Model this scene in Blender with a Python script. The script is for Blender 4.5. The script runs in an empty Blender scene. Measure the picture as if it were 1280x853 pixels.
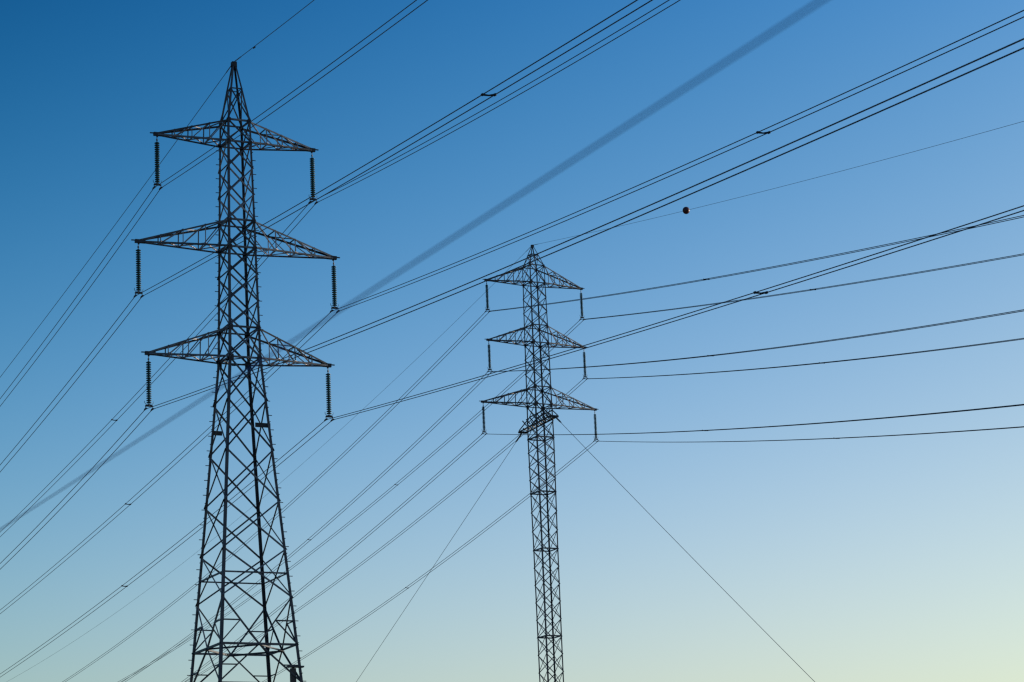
import bpy, math, random
from mathutils import Vector, Matrix
random.seed(7)
sc = bpy.context.scene
COL = sc.collection
PI = math.pi

# ---------------------------------------------------------------- camera
PITCH, ROLL = 0.238511, -0.042231
EYE = Vector((0, 0, 1.6))
_F = Vector((0, math.cos(PITCH), math.sin(PITCH)))
_R = Vector((1, 0, 0)); _U = _R.cross(_F)
R2 = math.cos(ROLL) * _R + math.sin(ROLL) * _U
U2 = -math.sin(ROLL) * _R + math.cos(ROLL) * _U
cd = bpy.data.cameras.new('camera')
cam = bpy.data.objects.new('camera', cd); COL.objects.link(cam)
cam.matrix_world = Matrix(((R2.x, U2.x, -_F.x, EYE.x), (R2.y, U2.y, -_F.y, EYE.y),
                           (R2.z, U2.z, -_F.z, EYE.z), (0, 0, 0, 1)))
cd.sensor_width = 36; cd.lens = 100.0
cd.clip_start = 0.1; cd.clip_end = 40000
cd.dof.use_dof = True; cd.dof.focus_distance = 240; cd.dof.aperture_fstop = 4.0
cd.dof.aperture_blades = 4; cd.dof.aperture_rotation = math.radians(25)
sc.camera = cam

# ---------------------------------------------------------------- sky and sun
SUN_EL, SUN_AZ = math.radians(8), math.radians(60)
w = bpy.data.worlds.new('World'); sc.world = w; w.use_nodes = True
nt = w.node_tree; N = nt.nodes; Lk = nt.links
bg = N['Background']; bg.inputs[1].default_value = 0.1
sky = N.new('ShaderNodeTexSky'); sky.sky_type = 'NISHITA'; sky.sun_disc = False
sky.sun_elevation = SUN_EL; sky.sun_rotation = SUN_AZ
sky.air_density = 1; sky.dust_density = 5; sky.ozone_density = 4
def math_node(op, a, b=None):
    n = N.new('ShaderNodeMath'); n.operation = op
    for i, v in enumerate((a, b)):
        if v is None: continue
        if isinstance(v, (int, float)): n.inputs[i].default_value = v
        else: Lk.new(v, n.inputs[i])
    return n.outputs[0]
def clamp_node(v, lo, hi):
    return math_node('MINIMUM', math_node('MAXIMUM', v, lo), hi)
tc = N.new('ShaderNodeTexCoord'); sp = N.new('ShaderNodeSeparateXYZ'); Lk.new(tc.outputs['Generated'], sp.inputs[0])
dx = math_node('MULTIPLY', clamp_node(sp.outputs[0], -0.20, 0.20), 5.0)
dz = math_node('MULTIPLY', math_node('SUBTRACT', clamp_node(sp.outputs[2], 0.09, 0.37), 0.23), 8.0)
z2 = math_node('MULTIPLY', dz, dz); z3 = math_node('MULTIPLY', z2, dz); xz = math_node('MULTIPLY', dx, dz)
x2 = math_node('MULTIPLY', dx, dx); xz2 = math_node('MULTIPLY', dx, z2)
# tint of the evening air by compass direction and height above the horizon (blue overhead, straw near the horizon)
GR = [[0.282, -1.3401, -0.2862, -0.0151, 0.5106, -0.1342, 0.1431, -1.5462],
      [0.0381, -0.618, 0.0057, -0.0277, 0.181, -0.0589, 0.0725, -1.2717],
      [-0.0215, -0.3636, -0.0241, 0.0392, 0.1407, -0.0832, 0.1049, -1.1852]]
ss = N.new('ShaderNodeSeparateColor'); Lk.new(sky.outputs[0], ss.inputs[0])
cc = N.new('ShaderNodeCombineColor')
for i, row in enumerate(GR):
    t = None
    for v_, k_ in zip((dx, dz, z2, z3, xz, x2, xz2), row):
        term = math_node('MULTIPLY', v_, k_)
        t = term if t is None else math_node('ADD', t, term)
    t = math_node('ADD', t, row[-1] + math.log(10))
    Lk.new(math_node('MULTIPLY', ss.outputs[i], math_node('EXPONENT', t)), cc.inputs[i])
Lk.new(cc.outputs[0], bg.inputs[0])

sl = bpy.data.lights.new('sun', 'SUN'); sl.energy = 3.5; sl.angle = math.radians(0.53); sl.color = (1, 0.91, 0.82)
so = bpy.data.objects.new('sun', sl); COL.objects.link(so)
sd = Vector((math.sin(SUN_AZ) * math.cos(SUN_EL), math.cos(SUN_AZ) * math.cos(SUN_EL), math.sin(SUN_EL)))
so.rotation_euler = sd.to_track_quat('Z', 'Y').to_euler()
sc.view_settings.view_transform = 'Standard'; sc.view_settings.look = 'None'
sc.view_settings.exposure = 0; sc.view_settings.gamma = 1; sc.view_settings.use_curve_mapping = False
sc.render.engine = 'CYCLES'
sc.cycles.use_adaptive_sampling = False
sc.cycles.use_denoising = False
sc.cycles.pixel_filter_type = 'BLACKMAN_HARRIS'; sc.cycles.filter_width = 1.35

# ---------------------------------------------------------------- materials
def mat(name, c1, c2, scale=3.0, rough=0.5, metal=0.0, rough2=None, detail=4, vary=0.0):
    m = bpy.data.materials.new(name); m.use_nodes = True
    n = m.node_tree.nodes; l = m.node_tree.links; b = n['Principled BSDF']
    t = n.new('ShaderNodeTexCoord'); no = n.new('ShaderNodeTexNoise')
    no.inputs['Scale'].default_value = scale; no.inputs['Detail'].default_value = detail
    l.new(t.outputs['Object'], no.inputs['Vector'])
    r = n.new('ShaderNodeValToRGB'); l.new(no.outputs['Fac'], r.inputs[0])
    r.color_ramp.elements[0].position = 0.35; r.color_ramp.elements[1].position = 0.65
    r.color_ramp.elements[0].color = (*c1, 1); r.color_ramp.elements[1].color = (*c2, 1)
    if vary:                                    # bars weather differently from one another
        oi = n.new('ShaderNodeObjectInfo'); mp = n.new('ShaderNodeMapRange')
        mp.inputs['To Min'].default_value = 1 - vary; mp.inputs['To Max'].default_value = 1 + vary
        l.new(oi.outputs['Random'], mp.inputs['Value'])
        hs = n.new('ShaderNodeHueSaturation'); l.new(mp.outputs[0], hs.inputs['Value']); l.new(r.outputs[0], hs.inputs['Color'])
        l.new(hs.outputs[0], b.inputs['Base Color'])
    else: l.new(r.outputs[0], b.inputs['Base Color'])
    mr = n.new('ShaderNodeMapRange'); mr.inputs['To Min'].default_value = rough; mr.inputs['To Max'].default_value = rough2 or rough
    l.new(no.outputs['Fac'], mr.inputs['Value']); l.new(mr.outputs[0], b.inputs['Roughness'])
    b.inputs['Metallic'].default_value = metal
    return m
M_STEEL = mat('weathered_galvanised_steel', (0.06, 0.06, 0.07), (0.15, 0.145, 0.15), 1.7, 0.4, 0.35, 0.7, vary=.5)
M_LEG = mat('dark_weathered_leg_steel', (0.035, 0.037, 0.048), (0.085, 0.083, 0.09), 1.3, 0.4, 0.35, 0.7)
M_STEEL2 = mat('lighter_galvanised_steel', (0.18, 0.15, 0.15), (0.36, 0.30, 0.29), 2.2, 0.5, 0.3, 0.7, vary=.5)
M_PLATE = mat('dark_gusset_steel', (0.02, 0.02, 0.024), (0.04, 0.04, 0.045), 2.0, 0.55, 0.3, 0.7)
M_GLASS = mat('dark_teal_glass', (0.014, 0.07, 0.08), (0.022, 0.11, 0.12), 6.0, 0.38, 0.0, 0.5)
M_CAP = mat('insulator_cap_metal', (0.10, 0.10, 0.10), (0.17, 0.17, 0.17), 6.0, 0.5, 0.5)
M_CABLE = mat('aged_aluminium_cable', (0.022, 0.026, 0.034), (0.04, 0.044, 0.054), 1.0, 0.6, 0.3)
M_THIN = mat('ground_wire_steel', (0.03, 0.035, 0.045), (0.05, 0.055, 0.065), 1.0, 0.6, 0.3)
M_BLACK = mat('blue_wire_coating', (0.012, 0.11, 0.40), (0.016, 0.13, 0.46), 5.0, 0.7)
M_BALL = mat('dark_red_marker_paint', (0.09, 0.012, 0.012), (0.13, 0.016, 0.014), 4.0, 0.5)
M_BOX = mat('dark_brown_cabinet_paint', (0.035, 0.025, 0.022), (0.05, 0.036, 0.03), 4.0, 0.6)
M_CONC = mat('footing_concrete', (0.24, 0.23, 0.21), (0.36, 0.35, 0.32), 2.0, 0.9)

# ---------------------------------------------------------------- mesh helper
class MB:
    def __init__(s): s.v = []; s.f = []
    def prism(s, pts, ring, caps=True):
        n = len(ring[0]); base = len(s.v)
        for r in ring: s.v += [tuple(q) for q in r]
        for i in range(len(ring) - 1):
            for j in range(n):
                a = base + i * n + j; b = base + i * n + (j + 1) % n
                s.f.append((a, b, b + n, a + n))
        if caps:
            s.f.append(tuple(base + j for j in reversed(range(n))))
            s.f.append(tuple(base + (len(ring) - 1) * n + j for j in range(n)))
    def frame(s, d, up=None):
        d = d.normalized(); up = Vector(up) if up is not None else Vector((0, 0, 1))
        if abs(d.dot(up.normalized())) > 0.98: up = Vector((1, 0, 0)) if abs(d.x) < 0.9 else Vector((0, 1, 0))
        x = d.cross(up).normalized(); y = x.cross(d).normalized()
        return x, y
    def angle(s, p, q, w, t, xd=None, yd=None):
        """L-section steel angle from p to q; flanges point along xd and yd"""
        p, q = Vector(p), Vector(q); d = (q - p).normalized()
        if xd is None: x, y = s.frame(d)
        else:
            x = Vector(xd); x = (x - d * x.dot(d)).normalized()
            y = Vector(yd); y = (y - d * y.dot(d)); y = (y - x * y.dot(x)).normalized()
        pr = ((0, 0), (w, 0), (w, t), (t, t), (t, w), (0, w))
        s.prism(None, [[c + x * (a) + y * (b) for a, b in pr] for c in (p, q)])
    def box_bar(s, p, q, w, h, up=None):
        p, q = Vector(p), Vector(q); x, y = s.frame(q - p, up)
        pr = ((-w/2, -h/2), (w/2, -h/2), (w/2, h/2), (-w/2, h/2))
        s.prism(None, [[c + x * a + y * b for a, b in pr] for c in (p, q)])
    def tube(s, pts, r, n=8):
        pts = [Vector(p) for p in pts]; rings = []
        for i, p in enumerate(pts):
            d = pts[min(i + 1, len(pts) - 1)] - pts[max(i - 1, 0)]
            x, y = s.frame(d); rr = r[i] if isinstance(r, (list, tuple)) else r
            rings.append([p + (x * math.cos(2*PI*k/n) + y * math.sin(2*PI*k/n)) * rr for k in range(n)])
        s.prism(None, rings)
    def lathe(s, prof, n=16, axis_off=(0, 0, 0)):
        o = Vector(axis_off)
        s.prism(None, [[o + Vector((r * math.cos(2*PI*k/n), r * math.sin(2*PI*k/n), z)) for k in range(n)] for r, z in prof])
    def mesh(s, name, m, smooth=False):
        me = bpy.data.meshes.new(name); me.from_pydata(s.v, [], s.f); me.update()
        me.materials.append(m)
        if smooth: me.polygons.foreach_set('use_smooth', [True] * len(me.polygons))
        return me
    def build(s, name, m, parent=None, smooth=False, loc=None, rz=0):
        o = bpy.data.objects.new(name, s.mesh(name, m, smooth)); COL.objects.link(o)
        if parent: o.parent = parent
        if loc is not None: o.location = loc
        if rz: o.rotation_euler = (0, 0, rz)
        return o
def tag(o, label=None, cat=None, group=None, kind=None):
    if label: o['label'] = label
    if cat: o['category'] = cat
    if group: o['group'] = group
    if kind: o['kind'] = kind
    return o
def empty(name, loc=(0, 0, 0), rz=0, parent=None):
    o = bpy.data.objects.new(name, None); COL.objects.link(o); o.location = loc; o.rotation_euler = (0, 0, rz)
    o.empty_display_size = 1
    if parent: o.parent = parent
    return o

# ---------------------------------------------------------------- ground
gm = bpy.data.materials.new('dry_grass_field'); gm.use_nodes = True
n_ = gm.node_tree.nodes; l_ = gm.node_tree.links; b_ = n_['Principled BSDF']; b_.inputs['Roughness'].default_value = 0.95
t_ = n_.new('ShaderNodeTexCoord')
n1 = n_.new('ShaderNodeTexNoise'); n1.inputs['Scale'].default_value = 0.02; n1.inputs['Detail'].default_value = 8
n2 = n_.new('ShaderNodeTexNoise'); n2.inputs['Scale'].default_value = 2.5; n2.inputs['Detail'].default_value = 6
l_.new(t_.outputs['Object'], n1.inputs['Vector']); l_.new(t_.outputs['Object'], n2.inputs['Vector'])
mx = n_.new('ShaderNodeMath'); mx.operation = 'ADD'; l_.new(n1.outputs[0], mx.inputs[0]); l_.new(n2.outputs[0], mx.inputs[1])
hv = n_.new('ShaderNodeMath'); hv.operation = 'MULTIPLY'; hv.inputs[1].default_value = 0.5; l_.new(mx.outputs[0], hv.inputs[0])
rp = n_.new('ShaderNodeValToRGB'); l_.new(hv.outputs[0], rp.inputs[0])
rp.color_ramp.elements[0].position = 0.38; rp.color_ramp.elements[0].color = (0.035, 0.045, 0.018, 1)
rp.color_ramp.elements[1].position = 0.62; rp.color_ramp.elements[1].color = (0.13, 0.11, 0.055, 1)
l_.new(rp.outputs[0], b_.inputs['Base Color'])
g = MB(); NR, RR = 64, (0.01, 60, 150, 300, 600, 1500, 4000, 12000)
rings = [[Vector((r * math.cos(2*PI*k/NR), r * math.sin(2*PI*k/NR) + 150, 0)) for k in range(NR)] for r in RR]
g.prism(None, rings, caps=False)
tag(g.build('ground', gm), kind='structure')

# ---------------------------------------------------------------- lattice tower
CORN = ((-1, -1), (1, -1), (1, 1), (-1, 1))
def lerp(tab, z):
    for (z0, a0), (z1, a1) in zip(tab, tab[1:]):
        if z <= z1: return a0 + (a1 - a0) * (z - z0) / (z1 - z0)
    return tab[-1][1]
def corner(tab, k, z):
    a = lerp(tab, z); sx, sy = CORN[k % 4]; return Vector((sx * a, sy * a, z))
def x_brace(mb, A0, B0, A1, B1, w, inward):
    # the two diagonals sit on the two sides of the legs' flange, so they pass each other instead of meeting
    mb.angle(A0, B1, w, w * .14, (B0 - A0).cross(Vector((0, 0, 1))), (0, 0, 1))
    o = inward * 0.03
    mb.angle(B0 + o, A1 + o, w, w * .14, inward, (0, 0, 1))
def build_legs(root, tab, zs, wtab, bolts=None):
    legs = []
    for k in range(4):
        sx, sy = CORN[k]; mb = MB()
        for z0, z1 in zip(zs, zs[1:]):
            wl = lerp(wtab, z0)
            mb.angle(corner(tab, k, z0), corner(tab, k, z1 + 0.0), wl, wl * .13, (-sx, 0, 0), (0, -sy, 0))
            # splice plates where two lengths of leg meet
        leg = mb.build('leg', M_LEG, root); legs.append(leg)
    return legs
def gusset_l(mb, c, sx, sy, s):
    """folded plate wrapped round a leg where the arm chords are bolted on"""
    o = Vector((sx, sy, 0)) * .018; h = Vector((0, 0, s * .5)); t = .02
    e = [Vector((-sx * s * .8, 0, 0)), Vector((0, 0, 0)), Vector((0, -sy * s * .8, 0)), Vector((-sx * t, -sy * s * .8, 0)), Vector((-sx * t, -sy * t, 0)), Vector((-sx * s * .8, -sy * t, 0))]
    mb.prism(None, [[c + o + q - h for q in e], [c + o + q + h for q in e]])
def crossarm(root, tab, side, L, zt, zb, ztop, wc, wl, npan, label):
    arm = None
    tip = Vector((side * L, 0, zt)); a0, a1 = lerp(tab, zb), lerp(tab, ztop)
    arm = empty('crossarm', (0, 0, 0), 0, root); arm['label'] = label
    B = [Vector((side * a0, s * a0, zb)) for s in (-1, 1)]; T = [Vector((side * a1, s * a1, ztop)) for s in (-1, 1)]
    tb = [tip + Vector((-side * .12, s * .09, -0.03)) for s in (-1, 1)]; tt = [tip + Vector((-side * .12, s * .07, 0.16)) for s in (-1, 1)]
    for i in range(2):
        s = (-1, 1)[i]
        m = MB(); m.angle(B[i], tb[i], wc, wc * .14, (0, -s, 0), (0, 0, 1)); m.build('chord', M_STEEL, arm)
        m = MB(); m.angle(T[i], tt[i], wc, wc * .14, (0, -s, 0), (0, 0, -1)); m.build('chord', M_STEEL, arm)
    fr = [k / npan for k in range(npan + 1)]
    for i in range(2):      # side faces: posts and diagonals
        s = (-1, 1)[i]; m = MB(); off = Vector((0, -s * .03, 0))
        for k in range(1, npan):
            m.angle(B[i].lerp(tb[i], fr[k]) + off, T[i].lerp(tt[i], fr[k]) + off, wl, wl * .15, (side, 0, 0), (0, -s, 0))
        for k in range(npan - 1):
            m.angle(T[i].lerp(tt[i], fr[k]) + off * 2.2, B[i].lerp(tb[i], fr[k + 1]) + off * 2.2, wl, wl * .15, (0, 0, 1), (0, -s, 0))
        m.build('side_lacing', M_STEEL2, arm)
    for E0, E1, nm, dzz in ((B, tb, 'bottom_lacing', 0.03), (T, tt, 'top_lacing', -0.03)):
        m = MB(); o = Vector((0, 0, dzz))
        for k in range(1, npan):
            m.angle(E0[0].lerp(E1[0], fr[k]) + o, E0[1].lerp(E1[1], fr[k]) + o, wl, wl * .15)
        for k in range(npan - 1):
            i, j = (0, 1) if k % 2 == 0 else (1, 0)
            m.angle(E0[i].lerp(E1[i], fr[k]) + o * 2.5, E0[j].lerp(E1[j], fr[k + 1]) + o * 2.5, wl, wl * .15)
            if nm == 'bottom_lacing':
                m.angle(E0[j].lerp(E1[j], fr[k]) + o * 4, E0[i].lerp(E1[i], fr[k + 1]) + o * 4, wl, wl * .15)
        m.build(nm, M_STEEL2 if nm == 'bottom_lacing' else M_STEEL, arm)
    m = MB()                # end plates and the little spur beyond the tip
    m.box_bar(tip + Vector((-side * .62, 0, 0.06)), tip + Vector((side * .10, 0, 0.05)), .20, .24)
    m.box_bar(tip + Vector((side * .08, 0, 0.11)), tip + Vector((side * .36, 0, 0.10)), .07, .07)
    m.box_bar(tip + Vector((-side * .15, 0, -0.16)), tip + Vector((-side * .15, 0, -0.04)), .06, .12)
    m.build('tip_plate', M_PLATE, arm)
    return arm

def tower1():
    root = empty('lattice_pylon', (-18.4665, 187, 0), 0.459507)
    tag(root, 'tall lattice steel pylon on the left with three pairs of crossarms and spreading legs', 'pylon', 'steel power pylons')
    tab = ((0, 4.85), (24.75, 2.883), (34.34, 2.115), (46.45, 1.156), (61.75, .87), (63.31, .83), (65.75, .44), (67.62, .12))
    wt = ((0, .24), (30, .19), (46, .17), (50, .15), (63, .135), (67.6, .10))
    zs = [0, 8, 16, 24.3, 26.86, 30.05, 33.27, 36.56, 40.05, 43.51, 46.45, 48.57, 54.2, 56.13, 61.75, 63.31, 65.75, 67.62]
    legs = build_legs(root, tab, zs, wt)
    # step bolts, out to alternate sides, up two opposite legs
    bm = MB(); bm.tube([(0, 0, 0), (1, 0, 0)], .028, 6); bolt = bm.mesh('step_bolt', M_STEEL)
    for k in (3, 1):
        z, i = 22.0, 0
        while z < 62:
            c = corner(tab, k, z); sx, sy = CORN[k]
            o = bpy.data.objects.new('step_bolt', bolt); COL.objects.link(o); o.parent = legs[k]
            o.location = c + (Vector((0, -sy * .05, 0)) if i % 2 else Vector((-sx * .05, 0, 0))); o.scale = (.24, 1, 1)
            o.rotation_euler = (0, 0, (0 if sx > 0 else PI) if i % 2 else (PI/2 if sy > 0 else -PI/2))
            z += .5; i += 1
    def faces():
        for k in range(4):
            j = (k + 1) % 4; mid = (Vector((CORN[k][0] + CORN[j][0], CORN[k][1] + CORN[j][1], 0)) / 2)
            yield k, j, -mid
    def xp(z0, z1, w, m=M_STEEL):
        for k, j, inn in faces():
            mb = MB(); x_brace(mb, corner(tab, k, z0), corner(tab, j, z0), corner(tab, k, z1), corner(tab, j, z1), w, inn)
            mb.build('cross_brace', m, root)
    def ring(z, w, off=0.0, m=M_STEEL):
        for k, j, inn in faces():
            mb = MB(); o = inn * (0.06 + off); mb.angle(corner(tab, k, z) + o, corner(tab, j, z) + o, w, w * .15, inn, (0, 0, 1))
            mb.build('horizontal_strut', m, root)
    for z0, z1 in ((0, 8), (8, 16), (16, 24.3)): xp(z0, z1, .12)
    for z0, z1 in ((30.05, 33.27), (33.27, 36.56), (36.56, 40.05), (40.05, 43.51), (43.51, 46.45)): xp(z0, z1, .098)
    def sub(z0, z1, n, w, m=M_STEEL):
        for i in range(n): xp(z0 + (z1 - z0) * i / n, z0 + (z1 - z0) * (i + 1) / n, w, m)
    xp(46.45, 48.57, .11)
    sub(48.57, 54.2, 3, .095, M_STEEL); xp(54.2, 56.13, .095)
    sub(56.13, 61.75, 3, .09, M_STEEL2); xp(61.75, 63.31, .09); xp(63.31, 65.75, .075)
    for z in (46.45, 48.57, 54.2, 56.13, 61.75, 63.31): ring(z, .12)
    ring(65.75, .07); ring(31.65, .10); ring(26.86, .14); ring(24.3, .10); ring(8, .12)
    # K panels above and below the horizontal at 26.86, with their secondary struts
    for k, j, inn in faces():
        for zl, tpart in ((30.05, 1), (24.3, -1)):
            mb = MB(); A, B = corner(tab, k, zl), corner(tab, j, zl); h = 26.86
            Mid = (corner(tab, k, h) + corner(tab, j, h)) / 2 + inn * .05
            for P in (A, B): mb.angle(P + inn * .03, Mid, .10, .014, inn, (0, 0, 1))
            mb.build('knee_brace', M_STEEL, root)
            if tpart == 1:
                zm = 28.45
                for kk, P in ((k, A), (j, B)):
                    mb = MB()
                    c = corner(tab, kk, zm) + inn * .04; q = (P + Mid) / 2; q = P.lerp(Mid, (zl - zm) / (zl - h))
                    mb.angle(c, q, .09, .013, inn, (0, 0, 1)); mb.angle(q, corner(tab, kk, h) + inn * .04, .08, .012, inn, (0, 0, 1))
                    mb.build('secondary_brace', M_STEEL, root)
            else:
                zm = 25.5
                for kk, P in ((k, A), (j, B)):
                    mb = MB()
                    c = corner(tab, kk, zm) + inn * .04; q = P.lerp(Mid, (zm - zl) / (h - zl))
                    mb.angle(c, q, .08, .012, inn, (0, 0, 1))
                    mb.build('secondary_brace', M_STEEL, root)
    # plan bracing (diamonds)
    for z, wd in ((26.80, .12), (46.40, .08)):
        a = lerp(tab, z); mp = [Vector((0, -a, z)), Vector((a, 0, z)), Vector((0, a, z)), Vector((-a, 0, z))]
        mb = MB()
        for i in range(4): mb.angle(mp[i], mp[(i + 1) % 4], wd, wd * .14)
        mb.build('plan_bracing', M_PLATE, root)
    # gussets
    for z, s in ((46.45, .42), (48.57, .38), (54.2, .34), (56.13, .32), (61.75, .3), (63.31, .3)):
        for k in range(4):
            sx, sy = CORN[k]; c = corner(tab, k, z); mb = MB(); gusset_l(mb, c, sx, sy, s); mb.build('gusset', M_PLATE, root)
    # peak cap
    mb = MB(); mb.box_bar((0, 0, 67.45), (0, 0, 67.80), .34, .34); mb.box_bar((-.22, 0, 67.5), (.22, 0, 67.5), .1, .16)
    mb.build('peak_cap', M_PLATE, root)
    # dark boards slung between the legs on the two narrow-looking faces
    for x0, x1, sy, z, lab in ((-1, -.42, 1, 41.72, 'short dark board across the far left leg'), (.30, 1.06, -1, 41.80, 'long dark board across the right leg')):
        a = lerp(tab, z); mb = MB(); y = sy * (a - .10)
        xa, xb = (-a + .02, -a + .72) if x0 < 0 else (a - 1.02, a + .05)
        mb.box_bar((xa, y, z), (xb, y, z), .30, .07, (0, 1, 0))
        o = mb.build('warning_board', M_PLATE, root); o['label'] = lab
    # cabinet on a bracket by the front right leg, reaching below the frame
    z = 25.45; a = lerp(tab, z); mb = MB(); x, y = a - .52, -a + .16
    mb.box_bar((x, y, 22.6), (x, y, z - .1), .34, .28, (0, 1, 0)); bx = mb.build('equipment_cabinet', M_BOX, root)
    mb = MB(); mb.box_bar((x - .42, y, z), (a + .20, y, z), .4, .08); mb.build('bracket', M_STEEL, bx)
    # arms
    L = ((46.54, 46.45, 48.57, 6.58), (54.24, 54.2, 56.13, 7.20), (61.93, 61.75, 63.31, 5.80))
    for (zt, zb, ztp, LL), nm in zip(L, ('lowest', 'middle', 'top')):
        for s, sn in ((-1, 'left'), (1, 'right')):
            crossarm(root, tab, s, LL, zt, zb, ztp, .115, .065, 4, '%s crossarm on the %s side' % (nm, sn))
    for k in range(4):
        c = corner(tab, k, 0); mb = MB(); mb.lathe([(.55, -.3), (.55, .35), (.45, .42)], 16, c); mb.build('footing', M_CONC, root)
    return root
tower1()

def tower2():
    root = empty('guyed_lattice_mast', (2.89436, 326, 0), 0.482057)
    tag(root, 'slender straight lattice steel mast standing farther back near the middle, with three short crossarms', 'pylon', 'steel power pylons')
    tab = ((0, 1.03), (45, 1.05), (56, 1.08), (68.9, 1.16), (72.86, 1.12), (82, 1.06), (89.78, .98), (91.2, .5), (92.35, .10))
    wt = ((0, .15), (72, .15), (80, .13), (92.4, .09))
    zs = [0, 5, 15.2, 25.3, 35.5, 45.62, 55.77, 62.46, 68.93, 72.86, 74.98, 80.3, 82.44, 87.62, 89.78, 91.2, 92.35]
    build_legs(root, tab, zs, wt)
    def faces():
        for k in range(4):
            j = (k + 1) % 4; yield k, j, -(Vector((CORN[k][0] + CORN[j][0], CORN[k][1] + CORN[j][1], 0)) / 2)
    secs = ((0, 5, 3, .06), (5, 15.2, 5, .06), (15.2, 25.3, 5, .06), (25.3, 35.5, 5, .06), (35.5, 45.62, 5, .08), (45.62, 55.77, 5, .08),
            (55.77, 62.46, 3, .08), (62.46, 68.93, 4, .09), (68.93, 72.86, 2, .09), (72.86, 74.98, 1, .09), (74.98, 80.3, 3, .085), (80.3, 82.44, 1, .085),
            (82.44, 87.62, 3, .08), (87.62, 89.78, 1, .08), (89.78, 91.2, 1, .07))
    for z0, z1, n, wb in secs:
        for k, j, inn in faces():
            mb = MB()
            for i in range(n):
                a, b = z0 + (z1 - z0) * i / n, z0 + (z1 - z0) * (i + 1) / n
                x_brace(mb, corner(tab, k, a), corner(tab, j, a), corner(tab, k, b), corner(tab, j, b), wb, inn)
            mb.build('cross_bracing', M_STEEL if z0 < 60 or round(z0) % 2 else M_STEEL2, root)
    for z in (5, 15.2, 25.3, 35.5, 45.62, 55.77, 62.46, 68.93, 72.86, 74.98, 80.3, 82.44, 87.62, 89.78, 91.2):
        for k, j, inn in faces():
            mb = MB(); o = inn * .06; wd = .15 if z in (45.62, 55.77, 62.46, 68.93) else .11
            mb.angle(corner(tab, k, z) + o, corner(tab, j, z) + o, wd, .018, inn, (0, 0, 1)); mb.build('horizontal_strut', M_STEEL, root)
    for z, s in ((72.86, .42), (74.98, .36), (80.3, .36), (82.44, .3), (87.62, .34), (89.78, .28)):
        for k in range(4):
            sx, sy = CORN[k]; c = corner(tab, k, z); mb = MB(); gusset_l(mb, c, sx, sy, s); mb.build('gusset', M_PLATE, root)
    mb = MB(); mb.box_bar((0, 0, 92.2), (0, 0, 92.5), .3, .3); mb.build('peak_cap', M_PLATE, root)
    L = ((72.88, 72.86, 74.98, 7.54), (80.36, 80.3, 82.44, 6.5), (87.60, 87.62, 89.78, 6.45))
    for (zt, zb, ztp, LL), nm in zip(L, ('lowest', 'middle', 'top')):
        for s, sn in ((-1, 'left'), (1, 'right')):
            crossarm(root, tab, s, LL, zt, zb, ztp, .12, .075, 4, '%s crossarm on the %s side' % (nm, sn))
    # girder that carries the guys, run through the mast below the lowest arms
    g = empty('guy_girder', (0, 0, 0), 0, root); y0, y1, za, zb = -3.55, 4.58, 70.95, 70.65
    ym = (y0 + y1) / 2
    for dx_ in (-.5, .5):
        mb = MB(); mb.box_bar((dx_, y0, za), (dx_, y1, zb), .12, .14); mb.build('girder_chord', M_PLATE, g)
        mb = MB(); mb.box_bar((dx_, -2.2, za + 1.0), (dx_, y0 + .15, za + .16), .09, .09); mb.box_bar((dx_, -2.25, za + 1.0), (dx_, 1.6, za + .9), .11, .11)
        mb.box_bar((dx_, 1.55, za + .9), (dx_, y1 - .15, zb + .16), .09, .09); mb.build('girder_chord', M_PLATE, g)
    nn = 8
    for i in range(nn):
        ya, yb = y0 + .3 + (y1 - y0 - .6) * i / nn, y0 + .3 + (y1 - y0 - .6) * (i + 1) / nn
        mb = MB(); mb.box_bar((-.5, ya, za - .10), (.5, yb, za - .10), .16, .10)
        mb.build('girder_lacing', M_PLATE, g)
        if 0 < i < nn - 1:
            for dx_ in (-.56, .56):
                mb = MB(); mb.box_bar((dx_, ya, za + .05), (dx_, yb, za + .80), .10, .10); mb.build('girder_lacing', M_PLATE, g)
    for yy, zz in ((y0 + .1, za), (y1 - .1, zb)):
        mb = MB(); mb.box_bar((-.55, yy, zz - .02), (.55, yy, zz - .02), .30, .22); mb.build('girder_end_plate', M_PLATE, g)
    mb = MB(); mb.lathe([(2.2, -.3), (2.2, .3), (1.9, .45)], 20); mb.build('footing', M_CONC, root)
    return root
tower2()

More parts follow.
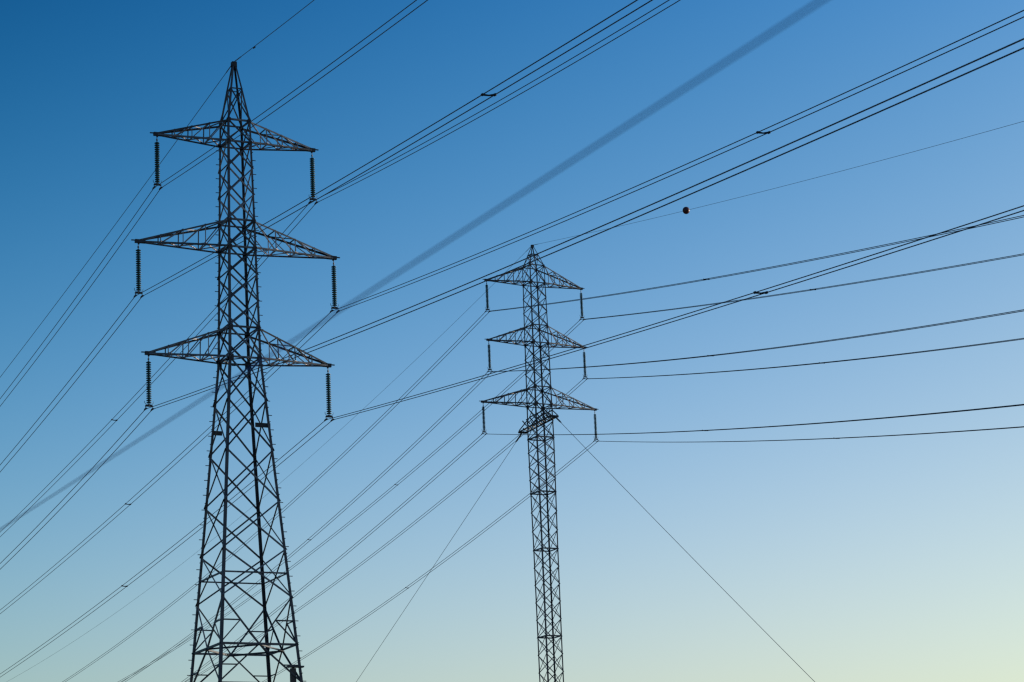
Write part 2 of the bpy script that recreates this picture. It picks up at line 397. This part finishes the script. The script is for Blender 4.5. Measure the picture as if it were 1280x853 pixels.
# ---------------------------------------------------------------- insulator strings
INS = 3.77
def disc_mesh():
    m = MB(); m.lathe([(.03, .075), (.06, .07), (.07, .035), (.12, .022), (.170, -.010), (.178, -.045), (.165, -.050), (.14, -.030), (.09, -.05), (.05, -.065), (.03, -.075)], 20)
    return m.mesh('disc', M_GLASS, True)
DISC = disc_mesh()
def make_string():
    r = empty('insulator_string')
    m = MB(); m.tube([(0, 0, -.12), (0, 0, -.50)], .028, 8); m.tube([(0, 0, -.30), (0, 0, -.42)], .06, 8); m.build('hanger_link', M_CAP, r)
    n = 19
    for k in range(n):
        o = bpy.data.objects.new('disc', DISC); COL.objects.link(o); o.parent = r; o.location = (0, 0, -.57 - k * .152)
    zb = -.57 - (n - 1) * .152
    m = MB(); m.tube([(0, 0, zb - .05), (0, 0, zb - .2)], .028, 8); m.build('lower_link', M_CAP, r)
    m = MB(); y = zb - .18
    m.prism(None, [[Vector((x_, t_, z_)) for x_, z_ in ((-.27, y - .12), (.27, y - .12), (.27, y - .03), (.06, y + .06), (-.06, y + .06), (-.27, y - .03))] for t_ in (-.02, .02)])
    m.build('yoke_plate', M_PLATE, r)
    for s in (-1, 1):
        m = MB(); m.tube([(s * .235, 0, y - .10), (s * .235, 0, -INS + .03)], .025, 6)
        m.tube([(s * .235, -.32, -INS - .035), (s * .235, -.15, -INS + .01), (s * .235, .15, -INS + .01), (s * .235, .32, -INS - .035)], [.035, .062, .062, .035], 8)
        m.build('clamp', M_PLATE, r)
    m = MB()
    for s in (-1, 1): m.tube([(s * .05, 0, y), (s * .20, 0, y + .02), (s * .30, 0, y + .14), (s * .30, 0, y + .26)], .018, 6)
    m.build('arcing_horn', M_CAP, r)
    return r
def copy_tree(o, parent=None):
    c = o.copy(); COL.objects.link(c); c.parent = parent
    for ch in list(o.children): copy_tree(ch, c)
    return c
T = [dict(c=Vector((-18.4665, 187, 0)), phi=.459507, L=((5.819, 61.93), (7.227, 54.24), (6.595, 46.539)), top=67.8, who='the left pylon'),
     dict(c=Vector((2.89436, 326, 0)), phi=.482057, L=((6.455, 87.604), (6.482, 80.355), (7.541, 72.876)), top=92.47, who='the farther mast')]
for t in T: t['u'] = Vector((math.cos(t['phi']), math.sin(t['phi']), 0))
LV = ('top', 'middle', 'lowest')
proto = None
for t in T:
    for i in range(3):
        for s, sn in ((-1, 'left'), (1, 'right')):
            if proto is None: o = proto = make_string()
            else: o = copy_tree(proto)
            o.location = t['c'] + t['u'] * s * (t['L'][i][0] - .15) + Vector((0, 0, t['L'][i][1])); o.rotation_euler = (0, 0, t['phi'])
            tag(o, 'dark insulator string under the %s %s arm of %s' % (LV[i], sn, t['who']), 'insulator', 'insulator strings')

# ---------------------------------------------------------------- conductors
W = {"P1away": {"G": [-0.406, -0.094942, 0.000161, 83.168813, []], "0L": [-0.405964, -0.114667, 0.000419, 56.941345, []], "1L": [-0.405973, -0.10406, 0.000397, 50.141631, []], "2L": [-0.405941, -0.095963, 0.000467, 53.055794, []], "0R": [-0.406046, -0.090233, 0.000245, 108.424893, [53.1]], "1R": [-0.40603, -0.077459, 0.00023, 114.253219, [54.0]], "2R": [-0.406012, -0.070333, 0.000241, 111.339056, [53.1]]},
 "P1near": {"G": [2.841396, -0.1888, 0.000146, 33.62804005722461, [6.9]], "0L": [2.841396, -0.1836, 0.000157, 74.42632331902718, []], "1L": [2.841396, -0.17, 9.1e-05, 104.53934191702432, [82.2]], "0R": [2.841396, -0.1801, 0.000228, 77.34048640915594, []], "2L": [2.841396, -0.1625, 0.000112, 126.88125894134478, []], "1R": [2.841396, -0.167, 0.000145, 104.53934191702432, [78.3]], "2R": [2.841396, -0.1552, 9.6e-05, 104.53934191702432, [78.3]]},
 "P2near": {"G": [2.844887, -0.2154, 0.00010899999999999999, 129.79542203147355, [52.1]], "0L": [2.844887, -0.2229, 0.00014099999999999998, 138.53791130185982, [71.5]], "0R": [2.844887, -0.2198, 0.000133, 117.16738197424893, [69.6]], "1L": [2.844887, -0.2274, 0.000199, 137.56652360515022, [71.5]], "1R": [2.844887, -0.2235, 0.000193, 116.19599427753934, [70.5]], "2L": [2.844887, -0.2204, 0.000177, 138.53791130185982, [71.5]], "2R": [2.844887, -0.2189, 0.000185, 113.28183118741059, [70.5]]},
 "P2away": {"G": [-0.461742, -0.186955, 0.000355, 471.723891, []], "0L": [-0.461761, -0.202876, 0.000407, 357.100143, []], "1L": [-0.46189, -0.20234, 0.000446, 300, [56.9]], "2L": [-0.461911, -0.176369, 0.000261, 300, []], "0R": [-0.46222, -0.190291, 0.000395, 514.46495, [56.0, 253.2]], "1R": [-0.461912, -0.185985, 0.000403, 300, []], "2R": [-0.461915, -0.179934, 0.000424, 300, [56.0]]}}
def wpath(S, az, a, b, te, away, zmin=7.0, side=0.0):
    """sagging line from the clamp; out of sight it climbs back towards the next support"""
    hd = Vector((math.sin(az), math.cos(az), 0)); pts = []
    T1 = te + 25; z1 = S.z + a * T1 + b * T1 * T1; sl = a + 2 * b * T1
    b2 = b
    if sl < 0: b2 = max(b, sl * sl / (4 * max(2.0, z1 - zmin)), 2.5e-4)
    Tend = T1 + (max(120.0, -sl / (2 * b2) * 2 if sl < 0 else 120))
    t = 0.0
    while t <= Tend:
        z = S.z + a * t + b * t * t if t <= T1 else z1 + sl * (t - T1) + b2 * (t - T1) ** 2
        pts.append((t, S + hd * t + Vector((0, 0, z - S.z))))
        t += .6 if t < 3 else 3.0
    return pts, hd
def at_t(pts, t):
    for (t0, p0), (t1, p1) in zip(pts, pts[1:]):
        if t0 <= t <= t1: return p0.lerp(p1, (t - t0) / (t1 - t0))
def spacer(mb, A, B, d):
    mb.tube([A, A.lerp(B, .5) + Vector((0, 0, -.03)), B], [.05, .035, .05], 8)
    for P, q in ((A, .09), (B, .12)): mb.tube([P - d * q, P - d * q * .6, P + d * q * .6, P + d * q], [.035, .06, .06, .035], 8)
R_CAB = (.0225, .030)
for ti, (t, near, away) in enumerate(((T[0], 'P1near', 'P1away'), (T[1], 'P2near', 'P2away'))):
    for i in range(3):
        for s, sn, key in ((-1, 'left', '%dL' % i), (1, 'right', '%dR' % i)):
            S = t['c'] + t['u'] * s * (t['L'][i][0] - .15) + Vector((0, 0, t['L'][i][1] - INS))
            root = empty('twin_conductor', S)
            tag(root, 'twin dark cables held by the %s %s insulator of %s' % (LV[i], sn, t['who']), 'power line', 'twin conductor cables')
            (pn, hn), (pa, ha) = [wpath(S, *W[g][key][:4], away=g) for g, in ((near,), (away,))]
            def perp(h):
                p = Vector((h.y, -h.x, 0)); return p if p.dot(t['u']) > 0 else -p
            for q in (-1, 1):
                line = [p + perp(ha) * q * .235 for tt, p in reversed(pa) if tt > .7] + [S + t['u'] * q * .235] + [p + perp(hn) * q * .235 for tt, p in pn if tt > .7]
                m = MB(); m.tube([p - S for p in line], R_CAB[ti], 8); m.build('cable', M_CABLE, root, smooth=True)
            for g, pp, h in ((near, pn, hn), (away, pa, ha)):
                for ts in W[g][key][4]:
                    c = at_t(pp, ts) - S; d = (at_t(pp, ts + .5) - S - c).normalized()
                    m = MB(); spacer(m, c - perp(h) * .235 - d * .06, c + perp(h) * .235 + d * .06, d); m.build('spacer', M_PLATE, root)
    S = t['c'] + Vector((0, 0, t['top']))
    (pn, hn), (pa, ha) = wpath(S, *W[near]['G'][:4], away=0), wpath(S, *W[away]['G'][:4], away=1)
    root = empty('ground_wire', S)
    tag(root, 'thin single wire running over the peak of %s' % t['who'], 'wire', 'ground wires')
    line = [p for tt, p in reversed(pa) if tt > 0] + [p for tt, p in pn]
    m = MB(); m.tube([p - S for p in line], (.022, .016)[ti], 6); m.build('cable', M_THIN, root, smooth=True)
    m = MB(); m.tube([(pa[3][1] - S), (pa[1][1] - S), Vector((0, 0, 0)), pn[1][1] - S, pn[4][1] - S], (.034, .03)[ti], 8); m.build('armour_rod', M_PLATE, root)
    if ti == 0:
        c = at_t(pn, W[near]['G'][4][0]) - S; d = (at_t(pn, W[near]['G'][4][0] + .5) - S - c).normalized()
        dn = Vector((0, 0, -.07)); m = MB()
        m.tube([c, c + dn], .03, 6); m.tube([c + dn - d * .18, c + dn + d * .18], .02, 6)
        for q in (-1, 1): m.tube([c + dn + d * q * .12, c + dn + d * q * .24], .05, 8)
        m.build('vibration_damper', M_PLATE, root)
    else:
        tb = W[near]['G'][4][0]; P = at_t(pn, tb); d = (at_t(pn, tb + .5) - P).normalized()
        b = empty('marker_ball', P); tag(b, 'dark red aircraft warning ball threaded on the thin wire right of the farther mast', 'marker ball')
        m = MB(); nb = 14
        m.tube([d * (-math.cos(PI * k / nb) * .36) for k in range(nb + 1)], [max(.02, math.sin(PI * k / nb) * .36) for k in range(nb + 1)], 24)
        m.build('shell', M_BALL, b, smooth=True)
        m = MB(); m.tube([d * -.03, d * .03], .375, 28); m.build('seam_flange', M_BALL, b)
        for q in (-1, 1):
            m = MB(); m.tube([d * q * .34, d * q * .58], .045, 8); m.build('clamp', M_PLATE, b)

# ---------------------------------------------------------------- guys of the mast
c2, ph = T[1]['c'], T[1]['phi']; v2 = Vector((-math.sin(ph), math.cos(ph), 0))
for r0, z0, ra, lab in ((4.58, 70.65, 158.9, 'thin stay wire slanting down to the left from the farther mast'),
                        (-3.57, 70.95, -101.6, 'thin stay wire slanting down to the right from the farther mast')):
    A = c2 + v2 * r0 + Vector((0, 0, z0)); B = c2 + v2 * ra; root = empty('guy_wire', A)
    tag(root, lab, 'wire', 'stay wires of the farther mast')
    m = MB(); pts = []
    for k in range(41):
        f = k / 40; p = A.lerp(B, f) - A; p.z -= .5 * 4 * f * (1 - f); pts.append(p)
    m.tube(pts, .026, 6); m.build('cable', M_THIN, root, smooth=True)
    dd = (B - A).normalized(); m = MB(); m.tube([dd * .1, dd * .5, dd * 1.6, dd * 2.0], [.04, .09, .09, .04], 8); m.build('tensioner', M_PLATE, root)
    m = MB(); m.lathe([(.5, -.3), (.5, .35), (.4, .45)], 14, B - A); m.build('anchor_block', M_CONC, root)

# ---------------------------------------------------------------- the wire close to the lens
P0 = Vector((0.55206, 4.57057, 3.28514)); P1 = Vector((-1.86061, 11.9991, 4.00509)); d = (P1 - P0)
A, B = P0 - d * 1.2, P0 + d * 5.0
m = MB(); m.tube([(A.lerp(B, k / 60) - A) for k in range(61)], .0029, 10)
o = m.build('foreground_wire', M_BLACK, None, smooth=True, loc=A)
tag(o, 'blurred dark blue band of a thin wire crossing the whole sky diagonally', 'wire')
